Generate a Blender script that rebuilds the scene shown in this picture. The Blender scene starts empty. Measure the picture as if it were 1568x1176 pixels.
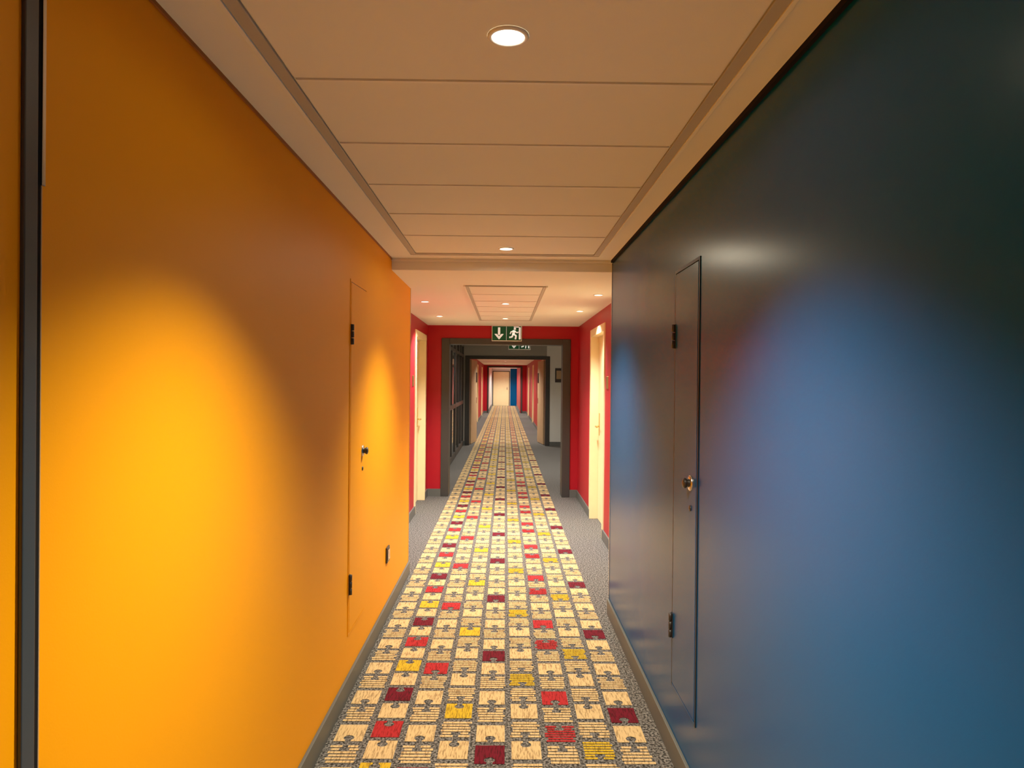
import bpy, math, random
from mathutils import Vector, Matrix, Euler
random.seed(4)
S = bpy.context.scene
S.view_settings.view_transform = 'Standard'
S.view_settings.look = 'None'
S.view_settings.gamma = 1.2
COL = S.collection

# ------------------------------------------------------------ materials
def mat(name, col, rough=0.6, spec=0.5, metal=0.0, bump=0.0, bscale=200, var=0.0, vscale=3, coat=0, transmission=0):
    m = bpy.data.materials.new(name); m.use_nodes = True
    nt = m.node_tree; b = nt.nodes['Principled BSDF']
    b.inputs['Base Color'].default_value = (*col, 1)
    b.inputs['Roughness'].default_value = rough
    b.inputs['Specular IOR Level'].default_value = spec
    b.inputs['Metallic'].default_value = metal
    b.inputs['Transmission Weight'].default_value = transmission
    tc = nt.nodes.new('ShaderNodeTexCoord')
    n = nt.nodes.new('ShaderNodeTexNoise'); n.inputs['Scale'].default_value = vscale
    nt.links.new(tc.outputs['Object'], n.inputs['Vector'])
    mx = nt.nodes.new('ShaderNodeMix'); mx.data_type = 'RGBA'
    mx.inputs[6].default_value = (*[c * (1 - var) for c in col], 1)
    mx.inputs[7].default_value = (*[min(1, c * (1 + var)) for c in col], 1)
    nt.links.new(n.outputs['Fac'], mx.inputs[0])
    nt.links.new(mx.outputs[2], b.inputs['Base Color'])
    if bump:
        n2 = nt.nodes.new('ShaderNodeTexNoise'); n2.inputs['Scale'].default_value = bscale
        n2.inputs['Detail'].default_value = 3
        nt.links.new(tc.outputs['Object'], n2.inputs['Vector'])
        bp = nt.nodes.new('ShaderNodeBump'); bp.inputs['Strength'].default_value = bump
        bp.inputs['Distance'].default_value = 0.002
        nt.links.new(n2.outputs['Fac'], bp.inputs['Height'])
        nt.links.new(bp.outputs['Normal'], b.inputs['Normal'])
    return m

def emis(name, col, s):
    m = bpy.data.materials.new(name); m.use_nodes = True
    b = m.node_tree.nodes['Principled BSDF']
    b.inputs['Base Color'].default_value = (*col, 1)
    b.inputs['Emission Color'].default_value = (*col, 1)
    b.inputs['Emission Strength'].default_value = s
    return m

M_orange = mat('orange_paint', (0.92, 0.310, 0.0002), 0.5, 0.10, bump=0.10, bscale=260, var=0.02)
M_blue = mat('blue_paint', (0.0003, 0.058, 0.200), 0.25, 0.09, bump=0.06, bscale=260, var=0.03)
M_red = mat('red_paint', (0.36, 0.0025, 0.010), 0.5, 0.25, bump=0.1, var=0.03)
M_ceil = mat('ceiling_white', (0.82, 0.80, 0.72), 0.8, 0.2, bump=0.15, bscale=400, var=0.01, vscale=6)
M_trimc = mat('ceiling_trim', (0.42, 0.39, 0.34), 0.6, 0.3)
M_base = mat('baseboard_grey', (0.08, 0.085, 0.08), 0.5, 0.35, var=0.05)
M_frame = mat('dark_frame', (0.028, 0.028, 0.028), 0.45, 0.35, var=0.05)
M_cream = mat('pale_wood', (0.84, 0.68, 0.36), 0.5, 0.4, var=0.06, vscale=8)
M_tan = mat('tan_wood', (0.42, 0.27, 0.14), 0.5, 0.4, var=0.12, vscale=8)
M_white = mat('white_wall', (0.66, 0.65, 0.61), 0.7, 0.3)
M_taupe = mat('taupe_wall', (0.27, 0.25, 0.22), 0.7, 0.3)
M_metal = mat('brushed_steel', (0.6, 0.56, 0.5), 0.25, metal=1)
M_brass = mat('brass', (0.75, 0.55, 0.2), 0.3, metal=1)
M_black = mat('black', (0.012, 0.011, 0.012), 0.4)
M_navy = mat('navy_frame', (0.016, 0.028, 0.042), 0.4)
M_dnavy = mat('navy_joint', (0.003, 0.010, 0.022), 0.5, 0.2)
M_gap = mat('shadow_gap', (0.004, 0.004, 0.005), 0.8, 0.1)
M_dgap = mat('orange_joint', (0.30, 0.08, 0.002), 0.7)
M_green = mat('sign_green', (0.003, 0.085, 0.04), 0.4, 0.2)
M_signw = emis('sign_white', (0.9, 0.9, 0.8), 0.35)
M_ring = mat('lamp_ring', (0.85, 0.82, 0.76), 0.4)
M_lamp = emis('lamp_glow', (1, 0.86, 0.62), 14)
M_glass = mat('glass', (0.75, 0.8, 0.8), 0.03, transmission=1)

def ramp_mat(name, dark, col, p0, p1, scale, stretch):
    m = bpy.data.materials.new(name); m.use_nodes = True
    nt = m.node_tree; b = nt.nodes['Principled BSDF']; b.inputs['Roughness'].default_value = 0.95
    b.inputs['Specular IOR Level'].default_value = 0.1
    tc = nt.nodes.new('ShaderNodeTexCoord')
    mp = nt.nodes.new('ShaderNodeMapping'); mp.inputs['Scale'].default_value = (1, stretch, 1)
    nt.links.new(tc.outputs['Object'], mp.inputs['Vector'])
    n = nt.nodes.new('ShaderNodeTexNoise'); n.inputs['Scale'].default_value = scale; n.inputs['Detail'].default_value = 2
    nt.links.new(mp.outputs['Vector'], n.inputs['Vector'])
    r = nt.nodes.new('ShaderNodeValToRGB')
    r.color_ramp.elements[0].position = p0; r.color_ramp.elements[0].color = (*dark, 1)
    r.color_ramp.elements[1].position = p1; r.color_ramp.elements[1].color = (*col, 1)
    nt.links.new(n.outputs['Fac'], r.inputs[0]); nt.links.new(r.outputs[0], b.inputs['Base Color'])
    return m
M_carpet = ramp_mat('carpet_grey', (0.016, 0.015, 0.014), (0.20, 0.185, 0.175), .40, .66, 105, .8)
M_tc = ramp_mat('tile_cream', (0.27, 0.165, 0.07), (0.58, 0.39, 0.175), .35, .52, 190, .12)
M_tr = ramp_mat('tile_red', (0.15, 0.006, 0.006), (0.34, 0.013, 0.016), .35, .52, 190, .12)
M_tm = ramp_mat('tile_maroon', (0.04, 0.002, 0.004), (0.10, 0.003, 0.010), .35, .52, 190, .12)
M_ty = ramp_mat('tile_yellow', (0.26, 0.15, 0.01), (0.55, 0.33, 0.015), .35, .52, 190, .12)

# ------------------------------------------------------------ mesh builder
class MB:
    def __init__(s): s.v = []; s.f = []; s.m = []; s.mats = []; s.sm = []
    def mi(s, m):
        if m not in s.mats: s.mats.append(m)
        return s.mats.index(m)
    def face(s, pts, m, sm=False):
        i = len(s.v); s.v += [tuple(p) for p in pts]
        s.f.append(tuple(range(i, i + len(pts)))); s.m.append(s.mi(m)); s.sm.append(sm)
    def box(s, x0, x1, y0, y1, z0, z1, m, rot=None):
        P = [(x0,y0,z0),(x1,y0,z0),(x1,y1,z0),(x0,y1,z0),(x0,y0,z1),(x1,y0,z1),(x1,y1,z1),(x0,y1,z1)]
        if rot: P = [rot(p) for p in P]
        i = len(s.v); s.v += [tuple(p) for p in P]; k = s.mi(m)
        for f in [(3,2,1,0),(4,5,6,7),(0,1,5,4),(1,2,6,5),(2,3,7,6),(3,0,4,7)]:
            s.f.append(tuple(i + a for a in f)); s.m.append(k); s.sm.append(False)
    def lathe(s, prof, M, m, seg=32, cap=None):
        i = len(s.v); k = s.mi(m)
        for r, h in prof:
            for a in range(seg):
                t = 2*math.pi*a/seg
                s.v.append(tuple(M @ Vector((r*math.cos(t), r*math.sin(t), h))))
        for j in range(len(prof)-1):
            for a in range(seg):
                b = (a+1) % seg
                s.f.append((i+j*seg+a, i+j*seg+b, i+(j+1)*seg+b, i+(j+1)*seg+a)); s.m.append(k); s.sm.append(True)
        if cap is not None:
            kk = s.mi(cap); j = len(prof)-1
            s.f.append(tuple(i+j*seg+a for a in range(seg))); s.m.append(kk); s.sm.append(False)
    def obj(s, name, parent=None, bevel=0, loc=(0,0,0)):
        me = bpy.data.meshes.new(name)
        off = Vector(parent.location) if (parent and parent.get('world_parts')) else Vector((0,0,0))
        me.from_pydata([tuple(Vector(v)-off) for v in s.v], [], s.f)
        for m in s.mats: me.materials.append(m)
        for p, k, sm in zip(me.polygons, s.m, s.sm): p.material_index = k; p.use_smooth = sm
        me.update()
        o = bpy.data.objects.new(name, me); COL.objects.link(o); o.location = loc
        if parent: o.parent = parent
        if bevel:
            b = o.modifiers.new('b', 'BEVEL'); b.width = bevel; b.segments = 2; b.limit_method = 'ANGLE'
        return o
def empty(name, loc=(0,0,0), world_parts=False):
    e = bpy.data.objects.new(name, None); COL.objects.link(e); e.empty_display_size = .1; e.location = loc
    if world_parts: e['world_parts'] = 1
    return e

H1, H2, H3, H4 = 2.356, 2.28, 2.40, 2.30
YB, YR, YL = 4.75, 4.75, 5.70
XL, XR = -0.76, 0.71
WL, WR = -1.03, 0.98
YP = 9.5; YP2 = 17.0; YE = 44.0

# ------------------------------------------------------------ floor + carpet
b = MB(); b.box(-2.2, 2.2, -3.2, YE+.3, -0.1, 0, M_carpet); b.obj('floor')

def notch_tile(mb, cx, cy, w, l, m, up):
    r = 0.15
    pts = []
    c = (0, .5-.20)
    a0 = math.radians(58)
    for i in range(9):
        a = a0 - (math.radians(296))*i/8
        pts.append((c[0]+r*math.cos(a)*1.25, c[1]+r*math.sin(a)))
    sy = 1 if up else -1
    right = [(0,-.5),(.5,-.5),(.5,.5),(.10,.5)] + pts[:4] + [(0, c[1]-r)]
    left = [(0,-.5),(0,c[1]-r)] + pts[5:] + [(-.10,.5),(-.5,.5),(-.5,-.5)]
    for q in (right, left):
        Q = [(cx+p[0]*w, cy+p[1]*l*sy, 0.002) for p in q]
        if not up: Q.reverse()
        mb.face(Q, m)

def stripe_tile(mb, cx, cy, w, l, m, up, n=6):
    sy = 1 if up else -1
    step = 1.0/n
    for i in range(n):
        y0 = -.5+i*step+step*.16; y1 = -.5+(i+1)*step-step*.16
        e0 = -.5+random.choice([0,0,.06,-.04]); e1 = .5-random.choice([0,0,.06,-.04])
        segs = [(e0, e1)]
        if i >= n-2:
            g = .10 if i == n-1 else .17
            segs = [(e0,-g),(g,e1)]
        for a, c in segs:
            Q = [(cx+a*w,cy+y0*l*sy,.002),(cx+c*w,cy+y0*l*sy,.002),(cx+c*w,cy+y1*l*sy,.002),(cx+a*w,cy+y1*l*sy,.002)]
            if not up: Q.reverse()
            mb.face(Q, m)

cp = MB()
colour = {(1,0):M_tr,(1,2):M_tm,(1,4):M_ty,(2,4):M_tr,(3,1):M_ty,(4,5):M_tm,(5,3):M_ty,(6,0):M_tr,(6,2):M_tr,(7,5):M_ty,(8,1):M_tm}
k = -34
while True:
    cy = 3.135+.176*k
    if cy > YE-.2: break
    for c in range(9):
        cx = -.658+.1525*c
        mm = colour.get((c, k % 6), M_tc)
        dy = .018 if c % 2 else -.018
        up = (c % 2 == 0)
        w, l = .124, .146
        if mm is M_tc:
            if (c+k) % 2: stripe_tile(cp, cx, cy+dy, w, l, mm, up)
            else: notch_tile(cp, cx, cy+dy, w, l, mm, not up)
        elif mm in (M_tr,) and c == 6 and k % 6 == 0: stripe_tile(cp, cx, cy+dy, w, l, mm, up, 7)
        elif mm is M_ty and c in (5, 7): stripe_tile(cp, cx, cy+dy, w, l, mm, up, 7)
        else: notch_tile(cp, cx, cy+dy, w, l, mm, not up)
    k += 1
cp.obj('carpet_runner')

# ------------------------------------------------------------ walls
def wall(name, xi, xo, y0, y1, z1, ops, m, base='baseboard'):
    mb = MB(); x0, x1 = min(xi,xo), max(xi,xo); y = y0
    for a, c, h in ops:
        mb.box(x0,x1,y,a,0,z1,m); mb.box(x0,x1,a,c,h,z1,m); y = c
    mb.box(x0,x1,y,y1,0,z1,m)
    mb.obj(name)
    bb = MB(); y = y0; s = 1 if xi < 0 else -1
    f0, f1 = sorted((xi, xi+s*.014))
    for a, c, h in ops:
        bb.box(f0,f1,y,a,0,.10,M_base); y = c
    bb.box(f0,f1,y,y1,0,.10,M_base)
    bb.obj(name.replace('wall','baseboard'), bevel=.003)

wall('wall_left', XL, -1.25, -3, YL, H1+.05, [], M_orange)
wall('wall_right', XR, 1.25, -3, YR, H1+.05, [], M_blue)
wall('wall_left_hall', WL, -1.25, YL, YP, H2+.05, [(8.2, 9.2, 2.08)], M_red)
wall('wall_right_hall', WR, 1.25, YR, YP, H2+.05, [(5.2,6.1,2.08),(7.0, 8.05, 2.08)], M_red)
b = MB(); b.box(-1.25,1.25,-3.2,-3,0,H1+.05,M_orange); b.obj('wall_back_bounce')  # unseen wall behind the camera, added to enclose and bounce light

def portal(n, y, xl, xr, h, top, wl, wr, thick, m, mside=None, c=.075):
    mb = MB()
    mb.box(wl, xl, y, y+thick, 0, top, m); mb.box(xr, wr, y, y+thick, 0, top, mside or m); mb.box(xl, xr, y, y+thick, h, top, m)
    mb.obj('wall_portal_%d' % n)
    fr = MB()
    fr.box(xl-c, xl+.03, y-.02, y+thick+.02, 0, h+.05, M_frame)
    fr.box(xr-.03, xr+c, y-.02, y+thick+.02, 0, h+.05, M_frame)
    fr.box(xl+.03, xr-.03, y-.02, y+thick+.02, h-.03, h+.05, M_frame)
    fr.obj('trim_%d' % n, bevel=.004)
    bb = MB()
    bb.box(wl, xl-c, y-.014, y, 0, .10, M_base); bb.box(xr+c, wr, y-.014, y, 0, .10, M_base)
    bb.obj('baseboard_portal_%d' % n)
portal(1, YP, -.77, .80, 2.06, H3+.05, WL-.22, WR+.27, .22, M_red)
portal(2, YP2, -.87, 1.0, 2.09, H3+.05, -2.1, 2.1, .2, M_taupe, M_white)
portal(3, 34.0, -.80, .80, 2.2, H4+.05, -1.2, 1.25, .2, M_red, c=.04)

b = MB(); b.box(-2.2,-2.0,YP+.22,YP2,0,H3+.05,M_white); b.obj('wall_left_lobby')
b = MB(); b.box(1.75,1.95,YP+.22,YP2,0,H3+.05,M_white); b.obj('wall_right_lobby')
b = MB(); b.box(-2.0,-1.0,YP+.22,12.3,0,H3+.05,M_white); b.obj('wall_left_lobby_pier')

ops = [(19.2,20.2,2.08),(25.6,26.6,2.08),(30.5,31.5,2.08)]
wall('wall_left_corridor', -1.0, -1.2, YP2+.2, 34, H4+.05, ops, M_red)
wall('wall_right_corridor', 1.04, 1.24, YP2+.2, 34, H4+.05, ops, M_red)
wall('wall_left_end', -.82, -1.0, 34.2, YE, H4+.05, [], M_white)
wall('wall_right_end', .74, 1.1, 34.2, YE, H4+.05, [], M_red)
b = MB(); b.box(-1.0,.34,YE,YE+.2,0,H4+.05,M_white); b.box(.34,1.1,YE,YE+.2,0,H4+.05,M_blue); b.obj('wall_end')

# ------------------------------------------------------------ ceilings
b = MB(); b.box(-1.25,1.25,-3.2,YB,H1,H1+.15,M_ceil); b.obj('ceiling')
b = MB(); b.box(-1.25,1.25,YB,YP,H2,H1+.15,M_ceil); b.obj('ceiling_hall', bevel=.004)
b = MB(); b.box(-2.2,2.2,YP+.22,YP2,H3,H3+.1,M_ceil); b.obj('ceiling_lobby')
b = MB(); b.box(-1.25,1.25,YP2+.2,YE,H4,H4+.1,M_ceil); b.obj('ceiling_corridor')

def tray(name, x0, x1, y0, y1, ys, z, fw, drop):
    e = MB()
    e.box(x0-fw,x0,y0-fw,y1+fw,z-drop,z,M_trimc); e.box(x1,x1+fw,y0-fw,y1+fw,z-drop,z,M_trimc)
    e.box(x0,x1,y1,y1+fw,z-drop,z,M_trimc); e.box(x0,x1,y0-fw,y0,z-drop,z,M_trimc)
    p = empty(name)
    e.obj('frame', p, bevel=.002)
    L = MB()
    for a, c in ((x0-fw-.012, x0-fw), (x1+fw, x1+fw+.012)):
        L.box(a, c, y0-fw-.012, y1+fw+.012, z-drop-.004, z, M_ceil)
    L.box(x0-fw, x1+fw, y1+fw, y1+fw+.012, z-drop-.004, z, M_ceil)
    L.obj('lip', p, bevel=.001)
    Y = [y0]+ys+[y1]; P = MB(); G = MB()
    for a, c in zip(Y[:-1], Y[1:]):
        P.box(x0+.004, x1-.004, a+.006, c-.006, z-drop*.6, z, M_ceil)
    for a in ys:
        G.box(x0, x1, a-.006, a+.006, z-.001, z, M_trimc)
        G.box(x0+.01, x1-.01, a-.003, a+.006, z-drop*.6-.004, z-.001, M_ring)
    P.obj('panels', p, bevel=.0015); G.obj('joints', p, bevel=.0012)
tray('ceiling_panel_tray', -.572, .557, -2.6, 4.50, [-2.17,-1.66,-1.15,-.64,-.13,.38,.89,1.40,1.91,2.42,2.93,3.44,3.95], H1, .034, .009)
tray('ceiling_panel_tray', -.29, .29, 5.5, 8.55, [6.0,6.5,7.0,7.5,8.0], H2, .022, .008)
b = MB(); b.box(XR-.012, XR, -3, YR, H1-.016, H1, M_gap); b.obj('trim_4')  # near-black strip painted in for the shade of the wall-to-ceiling gap
b = MB(); b.box(XL, XL+.006, -3, YB, H1-.010, H1, M_dgap); b.obj('trim_5')  # darker orange strip, colours in the shadow gap under the ceiling
b = MB(); b.box(XL, XR, YB-.02, YB, H1-.018, H1, M_ceil); b.obj('trim_6', bevel=.003)
b = MB(); b.box(XR-.003, XR+.004, YR-.012, YR+.003, 0, H1, M_metal); b.obj('trim_7')
b = MB(); b.box(XL-.004, XL+.003, YL-.012, YL+.003, 0, H2, M_metal); b.obj('trim_8')

# ------------------------------------------------------------ downlights
def downlight(x, y, z, P, col, size=104, blend=1, r=.0375, wide=0):
    mb = MB(); M = Matrix.Identity(4)
    R = r*1.28
    mb.lathe([(R, 0.0),(R,-.004),(R*.96,-.006),(r*1.04,-.006),(r,-.003),(r,-.0025)], M, M_ring, 36, cap=M_lamp)
    o = mb.obj('recessed_downlight', loc=(x, y, z))
    l = bpy.data.lights.new('downlight_beam', 'SPOT'); l.energy = P; l.color = col
    l.spot_size = math.radians(size); l.spot_blend = blend; l.shadow_soft_size = .03
    lo = bpy.data.objects.new('beam', l); COL.objects.link(lo); lo.parent = o; lo.location = (0,0,-.02)
    if wide:
        l = bpy.data.lights.new('downlight_spill', 'SPOT'); l.energy = wide; l.color = col
        l.spot_size = math.radians(177); l.spot_blend = .25; l.shadow_soft_size = .035
        lo = bpy.data.objects.new('spill', l); COL.objects.link(lo); lo.parent = o; lo.location = (0,0,-.02)
W1 = (1, .865, .61); W2 = (1, .93, .79)
PZ = H1-.0056
for y, sp in ((-1.0, 1.5), (1.655, 2), (4.31, 6)): downlight(0, y, PZ, 300, W1, wide=sp, size=112)
for x, y in ((-.75,6.63),(-.75,8.12),(.77,7.37),(.78,5.98)): downlight(x, y, H2, 200, W2, r=.033, size=120)
for y in (6.69, 8.28): downlight(0, y, H2-.0048, 200, W2, r=.033, size=120)
for x, y in ((0,11.2),(.9,12.6),(0,15),(-1.5,14)): downlight(x, y, H3, 160, W2, size=140)
for y in (18.5,21.5,24.5,27.5,30.5,33,36,39): downlight(0.02, y, H4, 290, W2, size=140)
downlight(0.0, 42.2, H4, 420, W2, size=150)

# ------------------------------------------------------------ hotel doors (recessed)
DN = [0]
def door(xi, s, ya, yb, h):
    DN[0] += 1
    p = empty('door_%d' % DN[0], (xi, (ya+yb)/2, 0), True)
    fx = lambda a, c: sorted((xi+s*a, xi+s*c))
    mb = MB(); x0, x1 = fx(-.012, .12)
    mb.box(x0,x1,ya-.05,ya+.03,0,h+.05,M_cream); mb.box(x0,x1,yb-.03,yb+.05,0,h+.05,M_cream)
    mb.box(x0,x1,ya+.03,yb-.03,h-.03,h+.05,M_cream)
    mb.obj('frame', p, bevel=.003)
    mb = MB(); x0, x1 = fx(.08, .12); mb.box(x0,x1,ya+.032,yb-.032,.005,h-.032,M_cream); mb.obj('leaf', p, bevel=.002)
    mb = MB(); x0, x1 = fx(.074,.08); yy = yb-.12
    mb.box(x0,x1,yy-.025,yy+.025,.95,1.2,M_brass)
    x0, x1 = fx(.03,.074); mb.box(x0,x1,yy-.01,yy+.01,1.04,1.06,M_brass)
    x0, x1 = fx(.03,.045); mb.box(x0,x1,yy-.13,yy+.01,1.04,1.06,M_brass)
    mb.obj('handle', p, bevel=.003)
    mb = MB(); x0, x1 = fx(-.006,0); mb.box(x0,x1,ya-.28,ya-.16,1.48,1.60,M_brass)
    mb.obj('number_plate', p, bevel=.002)
door(WR, 1, 7.0, 8.05, 2.08); door(WR, 1, 5.2, 6.1, 2.08); door(WL, -1, 8.2, 9.2, 2.08)
for a, c, h in ops: door(-1.0, -1, a, c, h); door(1.04, 1, a, c, h)
DN[0] += 1
p = empty('door_%d' % DN[0], (-.24, YE, 0), True)
mb = MB(); mb.box(-.76,-.71,YE-.03,YE,0,2.15,M_frame); mb.box(.26,.31,YE-.03,YE,0,2.15,M_frame); mb.box(-.71,.26,YE-.03,YE,2.1,2.15,M_frame); mb.obj('frame', p)
mb = MB(); mb.box(-.71,.26,YE-.02,YE,0,2.1,M_cream); mb.obj('leaf', p)
mb = MB(); mb.box(.12,.16,YE-.06,YE-.02,1.0,1.15,M_metal); mb.obj('handle', p, bevel=.005)

# ------------------------------------------------------------ flush service doors
def hatch(xi, s, ya, yb, z0, z1, m, gapm, hinge_y, knob_y, casm):
    DN[0] += 1
    p = empty('door_%d' % DN[0], (xi, (ya+yb)/2, z0), True)
    fx = lambda a, c: sorted((xi+s*a, xi+s*c))
    mb = MB(); x0, x1 = fx(0, .0035); c = .012
    mb.box(x0,x1,ya-c,ya,z0-c,z1+c,casm); mb.box(x0,x1,yb,yb+c,z0-c,z1+c,casm)
    mb.box(x0,x1,ya,yb,z1,z1+c,casm); mb.box(x0,x1,ya,yb,z0-c,z0,m)
    mb.obj('casing', p)
    mb = MB(); x0, x1 = fx(0, .0010); mb.box(x0,x1,ya,yb,z0,z1,gapm); mb.obj('gap', p)
    mb = MB(); x0, x1 = fx(.0005, .0045); g = .005
    mb.box(x0,x1,ya+g,yb-g,z0+g,z1-g,m); mb.obj('leaf', p)
    mb = MB()
    for hz in (z0+.24, z1-.26):
        M = Matrix.Translation((xi+s*.012, hinge_y, hz-.05))
        for q in range(3):
            mb.lathe([(0.001,q*.034),(.0075,q*.034+.001),(.0075,q*.034+.031),(.001,q*.034+.032)], M, M_black, 14)
        x0, x1 = fx(.0045,.008); mb.box(x0,x1,hinge_y-.012,hinge_y+.012,hz-.05,hz+.05,M_black)
    mb.obj('hinges', p)
    mb = MB()
    R = Matrix.Rotation(math.radians(90)*s, 4, 'Y')
    M = Matrix.Translation((xi+s*.0045, knob_y, 1.17)) @ R
    mb.lathe([(.030,0),(.030,.004),(.026,.007),(.016,.008)], M, M_metal, 28)
    mb.lathe([(.016,.008),(.013,.012),(.016,.016),(.020,.022),(.018,.028),(.010,.031),(.001,.032)], M, M_black, 28)
    M = Matrix.Translation((xi+s*.0045, knob_y, 1.075)) @ R
    mb.lathe([(.011,0),(.011,.004),(.006,.005),(.001,.003)], M, M_black, 16)
    mb.obj('knob', p)
hatch(XL, 1, 3.50, 3.885, .30, 2.03, M_orange, M_dgap, 3.50, 3.80, M_orange)
hatch(XR, -1, 2.60, 2.95, .30, 2.00, M_blue, M_gap, 2.95, 2.68, M_dnavy)

p = empty('wall_socket', (XL, 4.65, .41), True)
mb = MB(); mb.box(XL, XL+.012, 4.60, 4.70, .36, .46, M_black); mb.obj('plate', p, bevel=.003)
mb = MB(); mb.box(XL+.012, XL+.016, 4.615, 4.685, .375, .445, M_metal); mb.obj('insert', p, bevel=.002)

p = empty('sliding_door_frame', (XL, 1.13, 0), True)
mb = MB(); mb.box(XL, XL+.008, 1.120, 1.152, 0, H1-.002, M_navy); mb.obj('post', p, bevel=.002)
mb = MB(); mb.box(XL, XL+.003, 1.152, 1.166, 0, H1-.002, M_gap); mb.obj('rebate_shade', p)  # flat black strip standing in for the shade inside the rebate
mb = MB(); mb.box(XL, XL+.006, 1.166, 1.174, 1.86, H1-.002, M_metal); mb.box(XL, XL+.004, 1.166, 1.169, 0, 1.86, M_tan); mb.obj('edge_strip', p, bevel=.001)

# ------------------------------------------------------------ exit signs
def exit_sign(x, y, z, w=.39, h=.20, hang=0):
    p = empty('exit_sign', (x, y, z))
    mb = MB(); mb.box(-w/2,w/2,-.015,.015,0,h,M_ring); mb.obj('housing', p, bevel=.003)
    g = MB(); mb_y = -.017
    g.box(-w/2+.008,w/2-.008,mb_y,-.015,.008,h-.008,M_green); g.obj('panel', p)
    q = MB()
    def poly(pts):
        q.face([(a*h, -.0185, c*h) for a, c in pts], M_signw)
    poly([(-.035,.06),(-.02,.06),(-.02,.94),(-.035,.94)])
    cx = -.5
    poly([(cx-.07,.40),(cx+.07,.40),(cx+.07,.88),(cx-.07,.88)])
    poly([(cx,.10),(cx+.30,.46),(cx+.15,.46),(cx,.30)]); poly([(cx,.10),(cx,.30),(cx-.15,.46),(cx-.30,.46)])
    cx = .50
    poly([(cx+.02+.075*math.cos(t*math.pi/6), .80+.075*math.sin(t*math.pi/6)) for t in range(12)])
    def limb(a, c, t=.05):
        d = Vector((c[0]-a[0], c[1]-a[1])).normalized(); n = Vector((-d.y, d.x))*t
        poly([(cx+a[0]-n.x,a[1]-n.y),(cx+c[0]-n.x,c[1]-n.y),(cx+c[0]+n.x,c[1]+n.y),(cx+a[0]+n.x,a[1]+n.y)])
    limb((-.02,.70),(-.08,.44),.085); limb((-.10,.46),(.10,.36)); limb((.10,.38),(.06,.12)); limb((-.10,.46),(-.16,.26)); limb((-.16,.28),(-.34,.24))
    limb((-.02,.68),(-.22,.60),.035); limb((-.22,.62),(-.28,.46),.035); limb((0,.66),(.16,.54),.035); limb((.16,.54),(.26,.60),.035)
    poly([(cx+.28,.12),(cx+.40,.12),(cx+.40,.90),(cx+.28,.90)]); poly([(cx-.05,.885),(cx+.28,.885),(cx+.28,.94),(cx-.05,.94)])
    q.obj('pictogram', p)
    if hang:
        r = MB()
        for a in (-w*.35, w*.35): r.box(a-.004,a+.004,-.004,.004,h,h+hang,M_metal)
        r.obj('hangers', p)
exit_sign(.02, YP-.016-.02, 2.075, .40, .205)
exit_sign(.26, 13.0, 2.12, .40, .2, hang=.08)

# ------------------------------------------------------------ lobby
p = empty('glazed_partition', (-1.0, 14.6, 0), True)
mb = MB(); x0, x1 = -1.03, -.98
for y in (12.32, 13.3, 14.2, 14.3, 15.2, 16.1, 16.93): mb.box(x0,x1,y,y+.06,0,H3,M_frame)
for a, c in ((12.38,13.3),(13.36,14.2),(14.36,15.2),(15.26,16.1),(16.16,16.93)):
    mb.box(x0,x1,a,c,0,.12,M_frame); mb.box(x0,x1,a,c,2.1,2.16,M_frame); mb.box(x0,x1,a,c,H3-.05,H3,M_frame); mb.box(x0,x1,a,c,1.0,1.08,M_frame)
mb.obj('frame', p)
mb = MB(); mb.box(-1.009,-1.001,12.38,16.93,.12,H3-.05,M_glass); mb.obj('glazing', p)

def leaf(x, y, ang, s):
    p = empty('fire_door_leaf', (x, y, 0)); p.rotation_euler = (0,0,math.radians(ang))
    mb = MB(); mb.box(-.022,.022,0,.85,.01,2.05,M_tan); mb.obj('leaf', p, bevel=.003)
    mb = MB(); mb.box(-s*.03-.008,-s*.03+.008,.68,.78,1.5,1.75,M_black)
    mb.box(-.03,.03,.74,.8,.98,1.12,M_metal); mb.obj('fittings', p, bevel=.003)
leaf(-.83, 17.26, -7, -1); leaf(.96, 17.26, 7, 1)
p = empty('wall_notice', (1.31, YP2, 1.69), True)
mb = MB(); mb.box(1.20,1.42,YP2-.02,YP2,1.52,1.86,M_black); mb.obj('frame', p, bevel=.004)
mb = MB(); mb.box(1.23,1.39,YP2-.022,YP2-.02,1.6,1.8,M_tan); mb.obj('sheet', p)

# ------------------------------------------------------------ world + camera
w = bpy.data.worlds.new('world'); S.world = w; w.use_nodes = True
w.node_tree.nodes['Background'].inputs[0].default_value = (.02,.016,.012,1)
cam = bpy.data.cameras.new('camera'); co = bpy.data.objects.new('camera', cam); COL.objects.link(co)
cam.sensor_width = 36; cam.lens = 36*1090/1568; cam.clip_start = .02
R = Euler((math.radians(90)-5/1090, 0, -11/1090)).to_matrix() @ Matrix.Rotation(.0096, 3, 'Z')
co.matrix_world = Matrix.Translation((0,0,1.55)) @ R.to_4x4()
S.camera = co
